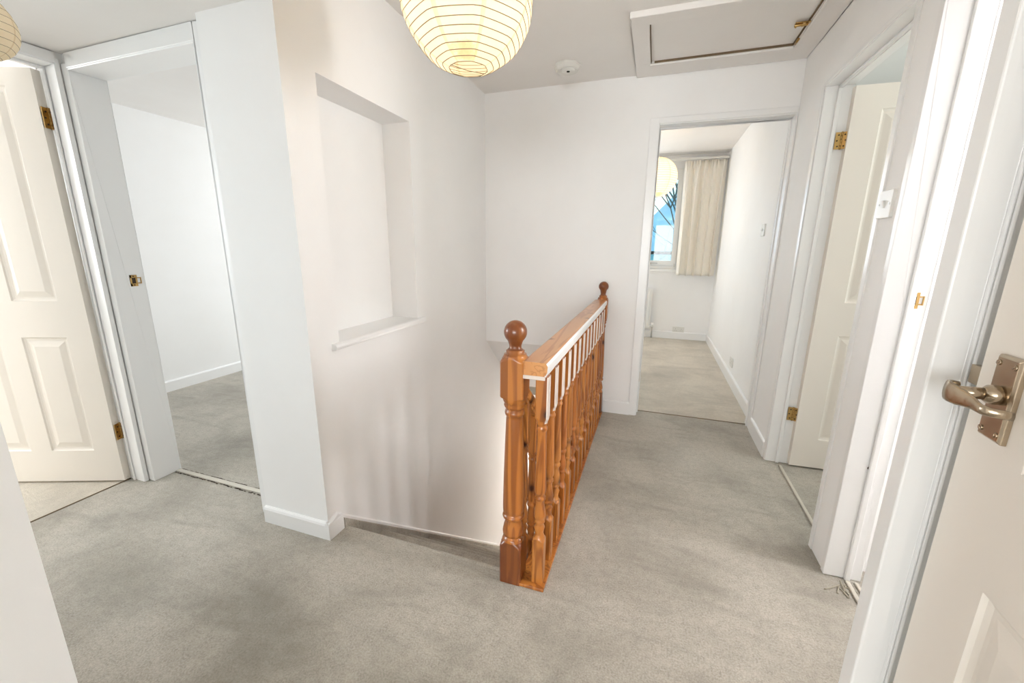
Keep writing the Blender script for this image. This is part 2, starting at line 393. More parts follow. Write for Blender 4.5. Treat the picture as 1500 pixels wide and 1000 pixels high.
# stairwell below
well = MB()
well.box(-.385, -.30, 1.29, 6.5, -2.9, -.2); well.box(-1.6, -.3, 6.5, 6.6, -2.9, .3)
well.box(-1.6, -.3, 1.1, 1.2, -2.9, -.2)
struct(well.build('wall_stairwell', M['wall']), 'white side of the stairwell below the landing', 'wall')
so = MB()
y0, z0 = YB+.13, .482 - .86*.13; y1 = 6.5; z1 = z0 - .86*(y1-y0)
so.loft([[(-1.45, YB+.004, .482-.0035), (-.386, YB+.004, .482-.0035), (-.386, YB+.004, .60), (-1.45, YB+.004, .60)], [(-1.45, y1, .482-.86*(y1-YB)), (-.385, y1, .482-.86*(y1-YB)), (-.385, y1, .62-.86*(y1-YB)), (-1.45, y1, .62-.86*(y1-YB))]])
so.box(-1.45, -.385, YB+.13, 3.9, .5, .56)
struct(so.build('ceiling_stairs', M['wall']), 'sloping white soffit over the stairs below the back wall', 'ceiling')

# ------------------------------------------------------------------ ceilings
m = MB(); m.box(-1.30, .84, -.7, 3.10, ZC, ZC+.12); m.box(-2.1, 2.1, -6.1, -.7, ZC, ZC+.12)
struct(m.build('ceiling', M['ceil']), 'off-white landing ceiling with lantern, smoke alarm and loft hatch', 'ceiling')
m = MB(); m.box(-2.6, -1.335, .1, 1.30, ZL, ZL+.1)
struct(m.build('ceiling_left', M['ceil']), 'lower off-white ceiling over the left lobby', 'ceiling')
m = MB(); m.box(-3.97, -1.4, 1.3, 4.62, 2.236, 2.40)
struct(m.build('ceiling_side', M['ceil']), 'white ceiling in the room through the empty left doorway', 'ceiling')
m = MB(); m.box(-5.3, -2.5, -1.7, 1.34, 2.30, 2.42)
struct(m.build('ceiling_left_room', M['ceil']), 'white ceiling of the room behind the open cream door', 'ceiling')
m = MB(); m.box(-1.46, .9, YB+.05, 6.25, 2.395, 2.5)
struct(m.build('ceiling_back', M['ceil']), 'white ceiling of the far bedroom', 'ceiling')
m = MB(); m.box(.80, 2.75, .3, 4.95, 2.36, 2.46); m.box(.45, 1.1, -.3, .8, 2.36, 2.46)
struct(m.build('ceiling_right', M['ceil']), 'white ceiling of the rooms on the right', 'ceiling')

# ------------------------------------------------------------------ baseboards
def skirt_poly(t, h): return [(0, 0), (t, 0), (t, h-.012), (t*.75, h-.004), (t*.35, h), (0, h)]
def skirting(m, p, q, nrm, h=.078, t=.016):
    # along p->q on the floor, thickness towards nrm
    p, q, nrm = Vector((*p, 0)), Vector((*q, 0)), Vector((*nrm, 0))
    rings = []
    for e in (p, q): rings.append([e + nrm*a + Vector((0, 0, b)) for a, b in skirt_poly(t, h)])
    m.loft(rings)
m = MB(); skirting(m, (-1.588, 1.19), (XN0+.016, 1.19), (0, -1))
skirting(m, (XN0-.004, 1.1741), (xn(1.2)-.004, 1.262), (1, 0), .078, .0205); m.box(XN0-.01, XN0+.0155, 1.1745, 1.20, 0, .070)
struct(m.build('baseboard_left', M['trim']), 'white baseboard at the foot of the wall end beside the stairs', 'baseboard')
# stair string along the wall: its top follows the pitch
m = MB()
pts = [(1.275, .078), (1.285, .10), (1.31, .082)]
yy = [1.205, 1.30, 6.3]
rings = []
for y in (1.19, 1.235, 1.262, 3.0, 6.3):
    zt = .078 if y < 1.2 else min(.100, .124 - .86*(y-1.204))
    x = xn(y)
    rings.append([(x-.002, y, zt-.6), (x+.014, y, zt-.6), (x+.014, y, zt-.008), (x+.006, y, zt), (x-.002, y, zt)])
m.loft(rings)
struct(m.build('trim_string', M['trim']), 'white sloping skirting board descending along the stair wall', 'trim')
m = MB(); skirting(m, (-.29, YB), (-.095, YB), (0, -1), .10)
struct(m.build('baseboard_back', M['trim']), 'short white baseboard between the far banister post and the bedroom doorway', 'baseboard')
m = MB(); skirting(m, (XR, 2.64), (XR, YB), (-1, 0), .10, .014)
struct(m.build('baseboard_right', M['trim']), 'short white baseboard between the bedroom doorway and the right doorway', 'baseboard')
m = MB(); skirting(m, (XB, YB+.13), (XB, YW), (-1, 0), .10); skirting(m, (-1.37, YW), (XB, YW), (0, -1), .10)
struct(m.build('baseboard_bedroom', M['trim']), 'white baseboard around the far bedroom', 'baseboard')
m = MB(); skirting(m, (-3.853, 1.345), (-3.853, 4.5), (1, 0), .095)
struct(m.build('baseboard_side', M['trim']), 'white baseboard in the room through the empty left doorway', 'baseboard')
m = MB(); skirting(m, (2.6, 1.8), (2.6, 4.8), (-1, 0), .095)
struct(m.build('baseboard_far_right', M['trim']), 'white baseboard in the room behind the right door', 'baseboard')

# ------------------------------------------------------------------ door linings (each one trim object)
def lining(name, axis, a0, a1, u0, u1, h, label, arch=(.05, .05, .05), lts=None, at=.014, stop=(.45, .62), proud=.006, st=.012, lt=.028, out=-1):
    """axis 'y': wall runs along x (plane y); axis 'x': wall runs along y (plane x). a0 = landing face, a1 = room face."""
    m = MB()
    def B(u_0, u_1, a_0, a_1, z_0, z_1):
        if axis == 'y': m.box(u_0, u_1, a_0, a_1, z_0, z_1)
        else: m.box(a_0, a_1, u_0, u_1, z_0, z_1)
    s = 1 if a1 > a0 else -1
    f0, f1 = a0 - s*proud, a1 + s*proud
    l0, l1 = lts or (lt, lt)
    B(u0-l0, u0, f0, f1, 0, h+lt); B(u1, u1+l1, f0, f1, 0, h+lt); B(u0, u1, f0, f1, h, h+lt)
    s0, s1 = a0 + (a1-a0)*stop[0], a0 + (a1-a0)*stop[1]
    if st > 0: B(u0, u0+st, s0, s1, 0, h-st); B(u1-st, u1, s0, s1, 0, h-st); B(u0, u1, s0, s1, h-st, h)
    A0, A1 = a0, a0 - s*at
    r = .006
    if arch[0]: B(u0-r-arch[0], u0-r, A0, A1, 0, h+r+arch[2])
    if arch[1]: B(u1+r, u1+r+arch[1], A0, A1, 0, h+r+arch[2])
    if arch[2]: B(u0-r, u1+r, A0, A1, h+r, h+r+arch[2])
    return struct(m.build(name, M['trim'], None, .003, 2), label, 'door frame')
t_l1 = lining('trim_1', 'x', -2.475, -2.59, d1a, d1b, d1h, 'white door frame at the far left around the open cream door', (.05, 0, .042), lts=(.028, .0195), stop=(.52, .63), st=.008, proud=.010)
t_l2 = lining('trim_2', 'y', 1.235, 1.345, d2a, d2b, d2h, 'white door frame of the empty left doorway with a brass strike plate', (0, .040, .058), lts=(.043, .02), stop=(.55, .7), proud=.012, st=.0)
t_b = lining('trim_3', 'y', YB, YB+.13, d3a, d3b, d3h, 'white door frame of the far bedroom doorway', (.055, 0, .035), lts=(.028, .011), stop=(.5, .6), at=.012, st=.008, proud=.004)
t_r = lining('trim_4', 'x', XR, XR+.11, d4a, d4b, d4h, 'white door frame around the half-hidden door on the right wall', (0, .035, .012), at=.010, stop=(.42, .58))
t_n = lining('trim_5', 'x', XR, XR+.11, d5a, d5b, d4h, 'white door frame near right with a small brass strike plate on its jamb', (.03, 0, .03), at=.010, stop=(.55, .72))
# near frame beside the lever-handled door: rebated jamb
m = MB()
m.box(XW, XW+.0404, .791, .8301, 0, 1.9945)
m.box(XW+.0404, XW+.049, .791, .825, 0, 1.9945); m.box(XW+.049, XW+.0556, .789, .825, 0, 1.9945)
m.box(XW-.006, XW+.10, -.03, .79, 1.995, 2.03); m.box(XW-.006, XW+.10, -.06, -.025, 0, 2.03)
t_w = struct(m.build('trim_6', M['trim'], None, .003, 2), 'white jamb strip beside the near door with the lever handle', 'door frame')

# paint gap marks at the head of the empty doorway
m = MB()
for xa, xb in ((-2.10, -2.085), (-2.075, -2.06), (-1.97, -1.82), (-1.845, -1.80), (-1.79, -1.70)):
    m.box(xa, xb, 1.3475, 1.3505, d2h+.001, d2h+.004 if xb-xa > .06 else d2h+.010)
m.build('crack', M['dark'], t_l2)

# threshold strips
def strip(name, boxes, label, mat):
    m = MB()
    for b in boxes: m.box(*b)
    return struct(m.build(name, M[mat], None, .003, 2), label, 'threshold strip')
M['bar'] = simple('painted_threshold_bar', (.62, .58, .50, 1), .5, 0, 30, .1, 0, .2)
strip('trim_7', [(-2.427, -1.50, 1.325, 1.35, 0, .008)], 'pale threshold bar across the empty left doorway', 'bar')
strip('trim_8', [(.78, .795, 1.84, 2.55, 0, .008)], 'narrow pale threshold bar under the right door', 'bar')
strip('trim_9', [(-.04, .714, 3.128, 3.138, 0, .003)], 'thin threshold line at the far bedroom doorway', 'seam')
strip('trim_10', [(-2.583, -2.575, .435, 1.2, 0, .003)], 'dark threshold line under the open cream door', 'seam')
strip('trim_11', [(.785, .80, .95, 1.655, 0, .008), (.815, .828, .95, 1.655, 0, .007)], 'ridged metal threshold bar in the nearest right doorway', 'bar')
# frayed dark carpet edges beside the bars
m = MB()
for i in range(46):
    x = -2.42 + .93*i/46 + random.uniform(-.006, .006); w = random.uniform(.008, .03)
    yb = 1.318 + random.uniform(-.004, .004)
    m.box(x, x+w, yb, yb+random.uniform(.003, .007), 0, .0015)
    x = -2.42 + .93*i/46
    m.box(x, x+.022, 1.352, 1.352+random.uniform(.004, .011), 0, .0015)
o = struct(m.build('trim_12', M['dark']), 'dark frayed carpet edge along the threshold of the empty left doorway', 'carpet edge')
m = MB()
for i in range(7):
    a = Vector((.765+random.uniform(-.02, .03), 1.645+random.uniform(-.04, .01), .002))
    th = random.uniform(-2.6, -.9); L = random.uniform(.04, .09); k = random.uniform(-1.4, 1.4)
    P = []
    for j in range(7):
        P.append(a.copy()); a = a + Vector((math.cos(th), math.sin(th), .08 if j < 3 else -.06))*L/7; th += k/7
    m.tube(P, .0022, 6)
M['fibre'] = simple('carpet_fibre', (.42, .38, .30, 1), .95, 0, 0, 0, 0, .2)
tag(m.build('carpet_fibre', M['fibre']), 'frayed loose carpet threads at the foot of the pier on the right', 'carpet fibres', None, 'stuff')

# ------------------------------------------------------------------ doors
PX = [(.12, .33), (.432, .642)]
def panel_door(name, w, h, t, p0, d, label, pz=((.185, .787), (.963, 1.885)), clearance=.012):
    """leaf with its visible face through p0 (hinge side corner) running along d; the thickness lies behind the face"""
    root = thing(name, label, 'door', (p0[0], p0[1], 0)); root['kind'] = 'structure'
    d = Vector((*d, 0)).normalized(); up = Vector((0, 0, 1)); n = Vector((-d.y, d.x, 0))
    if n.dot(Vector((-p0[0], -p0[1], 0))) < 0: n = -n      # towards the viewpoint
    O = Vector((p0[0], p0[1], clearance))
    def P(u, z, k): return O + d*u + up*z + n*k
    m = MB()
    xs = sorted({0, w, *[a for p in PX for a in p]}); zs = sorted({0, h-clearance, *[a-clearance for p in pz for a in p]})
    for side in (0, 1):
        def Q(u, z, k): return P(u, z, k if side == 0 else -t-k)
        for i in range(len(xs)-1):
            for j in range(len(zs)-1):
                a, b, c, e = xs[i], xs[i+1], zs[j], zs[j+1]
                isp = any(abs(a-p[0]) < 1e-6 for p in PX) and any(abs(c+clearance-q[0]) < 1e-6 for q in pz)
                if not isp:
                    m.add([Q(a,c,0), Q(b,c,0), Q(b,e,0), Q(a,e,0)], [(0,1,2,3)])
                else:
                    prof = [(0, 0), (.004, -.0055), (.012, -.0085), (.020, -.0085), (.045, -.0015), (.047, -.001)]
                    rings = [[Q(a+s, c+s, k), Q(b-s, c+s, k), Q(b-s, e-s, k), Q(a+s, e-s, k)] for s, k in prof]
                    m.loft(rings, False); m.add(rings[-1], [(0,1,2,3)])
    H = h-clearance
    for (a, b) in (((0,0),(w,0)), ((w,0),(w,H)), ((w,H),(0,H)), ((0,H),(0,0))):
        # side strips, cut at the same grid so the leaf closes
        m.add([P(a[0],a[1],0), P(b[0],b[1],0), P(b[0],b[1],-t), P(a[0],a[1],-t)], [(0,1,2,3)])
    m.build('leaf', M['door'], root)
    return root, P, n, d
def hinge(parent, c, ua, ub, h=.078, w=.026, r=.0055, lbl=None):
    """butt hinge: barrel at c, leaves along ua and ub (unit horizontal), lying flat"""
    c = Vector(c); ua = Vector((*ua, 0)).normalized(); ub = Vector((*ub, 0)).normalized(); up = Vector((0,0,1))
    m = MB()
    for u in (ua, ub):
        if u.length < .1: continue
        nn = u.cross(up)
        for z0, z1 in ((-h/2, h/2),):
            q = [c + u*.002 - nn*.0012 + up*z0, c + u*w - nn*.0012 + up*z0, c + u*w + nn*.0012 + up*z0, c + u*.002 + nn*.0012 + up*z0]
            m.loft([q, [p + up*(z1-z0) for p in q]])
    for k in range(5):
        z0 = -h/2 + k*h/5
        m.cyl(c + up*(z0+.0006), c + up*(z0+h/5-.0006), r, 12)
    m.cyl(c - up*(h/2+.002), c + up*(h/2+.002), r*.7, 10)
    o = m.build('hinge', M['brass'], parent)
    s = MB()
    for u in (ua, ub):
        nn = u.cross(up)
        for z, k in ((-.026, .35), (0, .65), (.026, .35)):
            for sg in (1, -1):
                p = c + u*w*(.3+k*.6) + up*z
                s.cyl(p + nn*sg*.0012, p + nn*sg*.0022, .0038, 10)
    s.build('screw', M['dark'], o)
    return o
# left cream door, swung into the room
dl = Vector((-.933, -.361, 0))
r1, P1, n1_, d1_ = panel_door('door_1', .762, 1.955, .038, (-2.563, 1.165), (dl.x, dl.y), 'open cream panelled door with two brass hinges at the far left')
for z in (1.765, .283):
    c = P1(0.0, z-.012, -.032)
    hinge(r1, c - dl*.006, (n1_.x, n1_.y), (.98, .05), .085, .03)
# right door, swung into the side room
r2, P2, n2_, d2_ = panel_door('door_2', .762, 1.992, .038, (.835, 2.563), (1, .05), 'cream panelled door on the right wall partly hidden behind the pier with the switch')
for z in (1.757, .316):
    hinge(r2, (.818, 2.585, z), (-1, 0), (.85, -.5), .078, .026)
# near right door, slightly ajar
dn = Vector((-.065, -1, 0)).normalized()
r3, P3, n3_, d3_ = panel_door('door_3', .762, 1.985, .038, (.4625, .7615), (dn.x, dn.y), 'near cream door at the right edge with an aged lever handle')
# note: u runs from the free edge towards the hinge side
up = Vector((0,0,1))
pc = P3(.063, 1.042-.012, 0)
def plate_pt(u, z, k): return pc + d3_*u + up*z + n3_*k
m = MB()
pw, ph, pt = .0225, .058, .009
q = lambda s, k: [plate_pt(-pw+s, -ph+s, k), plate_pt(pw-s, -ph+s, k), plate_pt(pw-s, ph-s, k), plate_pt(-pw+s, ph-s, k)]
m.loft([q(0, 0), q(0, .006), q(.003, .009)])
hp = m.build('handle', M['nickel'], r3, .0008, 2); hp['label'] = 'aged brass lever handle on a square backplate'
m = MB()
for u in (-.015, .015):
    for z in (-.047, .047):
        m.cyl(plate_pt(u, z, .0088), plate_pt(u, z, .0105), .0042, 14, 0, .0036)
        a = random.uniform(0, 3); 
        m.cyl(plate_pt(u-.003*math.cos(a), z-.003*math.sin(a), .0106), plate_pt(u+.003*math.cos(a), z+.003*math.sin(a), .0106), .0007, 6)
m.build('screw', M['nickel'], hp)
m = MB()
m.tube([plate_pt(0, .005, k) for k in (.0085, .012, .020, .023, .025)], [.0125, .0135, .0125, .010, .0085], 24)
m.tube([plate_pt(0, .005, k) for k in (.02, .050)], [.0085, .0075], 20)
m.build('spindle', M['nickel'], hp)
# scroll lever: a ribbon running from beyond the spindle towards the hinge side, curling back to the door
m = MB(); rings = []
path = [(-.020, .040, .0120), (-.0195, .049, .0135), (-.014, .0555, .0145), (-.004, .0565, .0145), (.010, .0545, .0130), (.020, .0500, .0105), (.031, .0475, .0088), (.041, .048, .0072), (.048, .047, .0064), (.0525, .041, .006), (.0535, .030, .006), (.0535, .020, .0058)]
nP = len(path)
for i, (u, k, hh) in enumerate(path):
    a = path[max(i-1, 0)]; b = path[min(i+1, nP-1)]
    tu, tk = b[0]-a[0], b[1]-a[1]; L = math.hypot(tu, tk); nu, nk = -tk/L, tu/L
    th = .0034; zc = .002 - .009*max(0, (i-3))/(nP-4)
    ring = []
    for j in range(14):
        ang = 2*PI*j/14
        ring.append(plate_pt(u + nu*th*math.cos(ang), zc + hh*math.sin(ang), k + nk*th*math.cos(ang)))
    rings.append(ring)
m.loft(rings, True, True, 0, True)
m.build('lever', M['nickel'], hp)
m = MB()
lc = P3(0, 1.053-.012, -.0085)
a = lc - d3_*.0235
m.loft([[lc + up*.016 + n3_*.008, lc - up*.012 + n3_*.008, lc - up*.012 - n3_*.008, lc + up*.016 - n3_*.008], [a + up*.016 + n3_*.008, a - up*.012 + n3_*.008, a - up*.012 - n3_*.001, a + up*.016 - n3_*.001]])
m.build('latch', M['nickel'], r3, .001)

# hinges and strike plates on frames
for z in (1.763, .286):
    m = MB(); m.box(d3a-.001, d3a+.0015, YB+.06, YB+.088, z-.04, z+.04); m.cyl((d3a+.003, YB+.09, z-.04), (d3a+.003, YB+.09, z+.04), .005, 10)
    m.build('hinge', M['brass'], t_b)
def strike(parent, c, u, n, size=(.030, .055), lip=.016):
    c = Vector(c); u = Vector((*u, 0)); n = Vector((*n, 0)); m = MB()
    w, h = size
    def bx(u0, u1, z0, z1, k0, k1, mi=0):
        q = [c + u*u0 + up*z0 + n*k0, c + u*u1 + up*z0 + n*k0, c + u*u1 + up*z1 + n*k0, c + u*u0 + up*z1 + n*k0]
        m.loft([q, [p + n*(k1-k0) for p in q]], True, True, mi)
    bx(-w/2, -w/2+.007, -h/2, h/2, 0, .002); bx(w/2-.007, w/2, -h*.3, h*.3, 0, .002)
    bx(-w/2, w/2, h*.26, h/2, 0, .002); bx(-w/2, w/2, -h/2, -h*.26, 0, .002)
    bx(-w/2+.007, w/2-.007, -h*.26, h*.26, .0002, .0008, 1)
    bx(w/2, w/2+lip, -h*.28, -h*.2, 0, .0022); bx(w/2, w/2+lip, h*.2, h*.28, 0, .0022); bx(w/2+lip-.003, w/2+lip, -h*.28, h*.28, 0, .004)
    for z in (-h*.38, h*.38):
        m.cyl(c + up*z + n*.002, c + up*z + n*.003, .0035, 10, 1)
    o = m.build('strike_plate', [M['brass'], M['dark']], parent)
    o['label'] = 'small brass strike plate'
    return o
strike(t_l2, (d2a, 1.308, 1.056), (0, 1), (1, 0))
strike(t_n, (.806, d5b, 1.076), (1, 0), (0, -1), (.024, .052), .012)
# small nail marks on the pier jamb
m = MB(); m.cyl((.79, d5b-.0015, .47), (.79, d5b+.001, .47), .006, 8); m.build('nail_hole', M['dark'], t_n)

# ------------------------------------------------------------------ niche sill
m = MB()
m.extrude([(-1.412, .812), (XN0+.012, .812), (XN0+.020, .815), (XN0+.024, .823), (XN0+.020, .832), (XN0+.012, .8365), (-1.412, .8365)], 'y', n0-.045, n1+.058)
for i, p in enumerate(m.v): p.x += (xn(p.y)-XN0 if p.x > -1.3 else 0)
# keep the deep part of the sill inside the recess
sl = MB(); 
sl.extrude([(XN0-.02, .808), (XN0+.014, .808), (XN0+.022, .812), (XN0+.026, .822), (XN0+.022, .832), (XN0+.014, .8365), (XN0-.02, .8365)], 'y', n0-.045, n1+.058)
sl.v = [Vector((p.x + xn(p.y)-XN0, p.y, p.z)) for p in sl.v]
sl.box(-1.412, xn(1.6)-.015, n0, n1, .82, .8365)
struct(sl.build('trim_13', M['trim'], None, .002, 2), 'white rounded sill at the bottom of the wall niche', 'sill')

# ------------------------------------------------------------------ stairs
m = MB()
RISE, GO = .196, .228
prof = []
yk = 1.255; z = 0
poly = [(1.2625, 0.0)]
for k in range(14):
    zt = -RISE*k; yn = 1.29 + GO*k + (.012 if k else 0)
    # rounded carpeted nosing
    for a in range(0, 100, 18):
        t = math.radians(90-a*180/90 if False else 90-a*2)
        poly.append((yn-.016+.016*math.cos(t), zt-.016+.016*math.sin(t)))
    poly.append((yn-.022, zt-.036)); poly.append((yn-.024, zt-RISE))
poly.append((1.33+GO*13+.3, -RISE*14)); poly.append((1.33+GO*13+.3, -RISE*14-.3)); poly.append((1.2625, -.45))
rings = [[(x, y, z) for y, z in poly] for x in (-1.245, -.36)]
m.loft(rings, False)
# carpet edge turned up against the wall string
rings2 = []
for y in (1.266, 3.0, 4.3):
    zt = .124 - .86*(y-1.204) - .020; x = xn(y)
    rings2.append([(x+.010, y, zt-.30), (x+.021, y, zt-.30), (x+.021, y, zt-.005), (x+.017, y, zt), (x+.010, y, zt)])
m2 = MB(); m2.loft(rings2)
st = thing('staircase', 'carpeted stairs descending beside the white niche wall', 'stairs', (-.8, 1.29, -.2))
st['kind'] = 'structure'
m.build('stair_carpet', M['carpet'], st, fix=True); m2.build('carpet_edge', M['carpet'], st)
m = MB(); m.box(-1.6, -.2, 3.6, 7.0, -2.95, -2.75)
struct(m.build('floor_below', M['carpet']), 'carpet at the foot of the stairs', 'floor')

# ------------------------------------------------------------------ banister
def turned(m, cx, cy, a, prof, n=40, white_from=None, mi=0):
    """square blank of half-width a cut by a lathe: prof = [(z, r)], r >= a*1.42 keeps the square"""
    rings = []
    for z, r in prof:
        ring = []
        for j in range(n):
            th = 2*PI*(j+.5)/n
            # force exact corners
            c, s_ = math.cos(th), math.sin(th)
            rr = min(r, a/max(abs(c), abs(s_)))
            ring.append((cx+rr*c, cy+rr*s_, z))
        rings.append(ring)
    vs = [p for r in rings for p in r]
    for i in range(len(rings)-1):
        sm = not (prof[i][1] > a*1.3 and prof[i+1][1] > a*1.3)
        for j in range(n):
            k = (j+1) % n
            th = 2*PI*(j+1)/n
            w = mi
            if white_from is not None and prof[i][0] >= white_from-1e-6 and math.cos(th) > .70: w = 1
            m.add([rings[i][j], rings[i][k], rings[i+1][k], rings[i+1][j]], [(0,1,2,3)], w, sm)
    m.add(rings[0], [tuple(reversed(range(n)))], mi); m.add(rings[-1], [tuple(range(n))], mi)
def sq_to_round(z_sq, z_rd, a, r_end, steps=5):
    """turned shoulder between a square section and the round part"""
    out = []
    for i in range(steps+1):
        t = i/steps
        out.append((z_sq+(z_rd-z_sq)*t, a*1.415 + (r_end-a*1.415)*math.sin(t*PI/2)))
    return out
def newel_profile(a, base=.155, zt=.885, zblk=.740):
    p = [(0, a*1.42)] + sq_to_round(base, base+.028, a, a*.93)
    p += [(base+.030, a*.80), (base+.036, a*.80), (base+.040, a*.95), (base+.052, a*.98), (base+.075, a*.88), (base+.100, a*.70), (base+.106, a*.72), (base+.110, a*.95), (base+.116, a*1.0), (base+.124, a*.95), (base+.127, a*.82), (base+.130, a*.85), (base+.135, a*.95)]
    for i in range(8):
        t = i/7; p.append((base+.15+t*(.655-base-.15), a*(.965-.24*t**1.4)))
    p += [(.665, a*.70), (.668, a*.80), (.676, a*.84), (.684, a*.80), (.687, a*.72), (.692, a*.72), (.696, a*.84), (.704, a*.92), (.711, a*.86), (.714, a*.9), (.722, a*1.0)]
    p += list(reversed([(zz, rr) for zz, rr in sq_to_round(zblk, zblk-.016, a, a*1.0)]))
    p += sq_to_round(zt-.022, zt, a, a*.92)
    p += [(zt+.001, a*.74), (zt+.012, a*.76), (zt+.016, a*.62), (zt+.022, a*.50), (zt+.030, a*.50)]
    rb = a*.95; zc = .999-rb
    for i in range(1, 15):
        t = -1.02 + (PI/2+1.02)*i/14
        p.append((zc+rb*math.sin(t), max(.0008, rb*math.cos(t))))
    return p
def baluster_profile(z0, z1, a, low, high):
    """low = height of the lower square, high = z where the upper square starts"""
    p = [(z0, a*1.42)] + sq_to_round(z0+low, z0+low+.02, a, a*.82)
    zz = z0+low+.02; H = high - zz
    p += [(zz+.004, a*.70), (zz+.018, a*.76), (zz+.032, a*.92), (zz+.044, a*.70), (zz+.050, a*.72), (zz+.055, a*.9), (zz+.061, a*.9), (zz+.066, a*.74),
          (zz+.072, a*.92), (zz+.084, a*.98), (zz+.108, a*.84), (zz+.132, a*.68), (zz+.142, a*.72), (zz+.148, a*.9), (zz+.156, a*.92), (zz+.162, a*.74), (zz+.166, a*.76), (zz+.176, a*.95)]
    zs = zz+.185; ze = high-.058
    for i in range(7):
        t = i/6; p.append((zs+(ze-zs)*t, a*(.97-.26*t)))
    p += [(high-.052, a*.74), (high-.046, a*.88), (high-.040, a*.88), (high-.036, a*.76), (high-.030, a*.76), (high-.025, a*.88)]
    p += list(reversed(sq_to_round(high, high-.022, a, a*.84)))
    p += [(z1, a*1.42)]
    return p
ban = thing('landing_banister', 'varnished pine banister along the landing with its stair rail descending behind', 'banister', (-.335, 1.22, 0))
BX = -.320
def newel(cx, cy, a):
    m = MB(); turned(m, cx, cy, a, newel_profile(a), 48)
    # own origin on the post axis so that the wood pattern follows it
    me = bpy.data.meshes.new('newel_post'); 
    o = m.build('newel_post', M['pine_newel'], None)
    for v in o.data.vertices: v.co -= Vector((cx, cy, 0))
    o.parent = ban; o.location = Vector((cx, cy, 0)) - ORG[ban]
    return o
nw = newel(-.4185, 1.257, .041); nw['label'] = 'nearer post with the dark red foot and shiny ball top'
nw2 = newel(-.331, 2.978, .0365); nw2['label'] = 'farther post with a ball top against the back wall'
# handrail profile, (x, z)
def rail_poly(x0, x1, zt, zb):
    h = zt-zb; w = x1-x0
    return [(x0+.010, zb), (x1-.010, zb), (x1-.009, zb+.012), (x1-.004, zb+.016), (x1-.003, zb+.020), (x1, zb+.024), (x1+.001, zt-.012), (x1-.004, zt-.003), (x1-.012, zt),
            (x0+.012, zt), (x0+.004, zt-.003), (x0-.001, zt-.012), (x0, zb+.024), (x0+.003, zb+.020), (x0+.004, zb+.016), (x0+.009, zb+.012)]
m = MB()
rp = rail_poly(-.387, -.298, .872, .816)
m.extrude(rp, 'y', 1.222, 2.945)
o = m.build('handrail', [M['pine_rail'], M['trim']], ban)
for p in o.data.polygons:
    if p.normal.x > .55 or (p.normal.y < -.9 and False): p.material_index = 1
o['label'] = 'pine handrail with worn white paint on its landing side'
m = MB()      # white lip under the end of the rail
m.box(-.380, -.304, 1.2195, 1.224, .813, .826); m.build('paint_lip', M['wood_paint'], o, .0015)
m = MB(); m.box(-.388, -.288, 1.218, 2.985, 0, .013)
m.build('base_rail', M['pine'], ban, .002)
# first baluster, then copies
m = MB()
a = .0215
by0 = 1.262; bstep = .1215
turned(m, BX, by0, a, baluster_profile(.013, .818, a, .175, .672), 32, .650)
b0 = m.build('baluster', [M['pine'], M['wood_paint']], ban)
b0['label'] = 'turned pine baluster with worn white paint on the upper landing side'
for k in range(1, 14):
    c = b0.copy(); c.location = Vector((0, bstep*k, 0)); c.parent = ban; C.objects.link(c)

# stair handrail descending from the near post
sb = ban
SX = -.4185; sl_ = -.80
def zr(y): return .775 + sl_*(y-1.297)
m = MB()
rings = []
for y in (1.285, 3.9):
    zz = zr(y)
    rings.append([(x, y, zz+z) for x, z in rail_poly(SX-.030, SX+.030, 0, -.058)])
m.loft(rings); o = m.build('handrail', M['pine'], sb); o['label'] = 'sloping unpainted stair handrail'
m = MB(); rings = []
for y in (1.30, 3.9):
    zz = -.02 + sl_*(y-1.297)
    rings.append([(SX-.020, y, zz-.28), (SX+.030, y, zz-.28), (SX+.030, y, zz), (SX-.020, y, zz)])
m.loft(rings); m.build('string_board', M['pine'], sb)
m = MB()
yq = 1.375; zq = -.025 + sl_*(yq-1.297)
turned(m, SX, yq, .0205, baluster_profile(zq-.03, zr(yq)-.045, .0205, .20, zr(yq)-.20), 32)
s0 = m.build('baluster', M['pine'], sb)
for k in range(1, 14):
    c = s0.copy(); c.location = Vector((0, .124*k, .124*k*sl_)); c.parent = sb; C.objects.link(c)

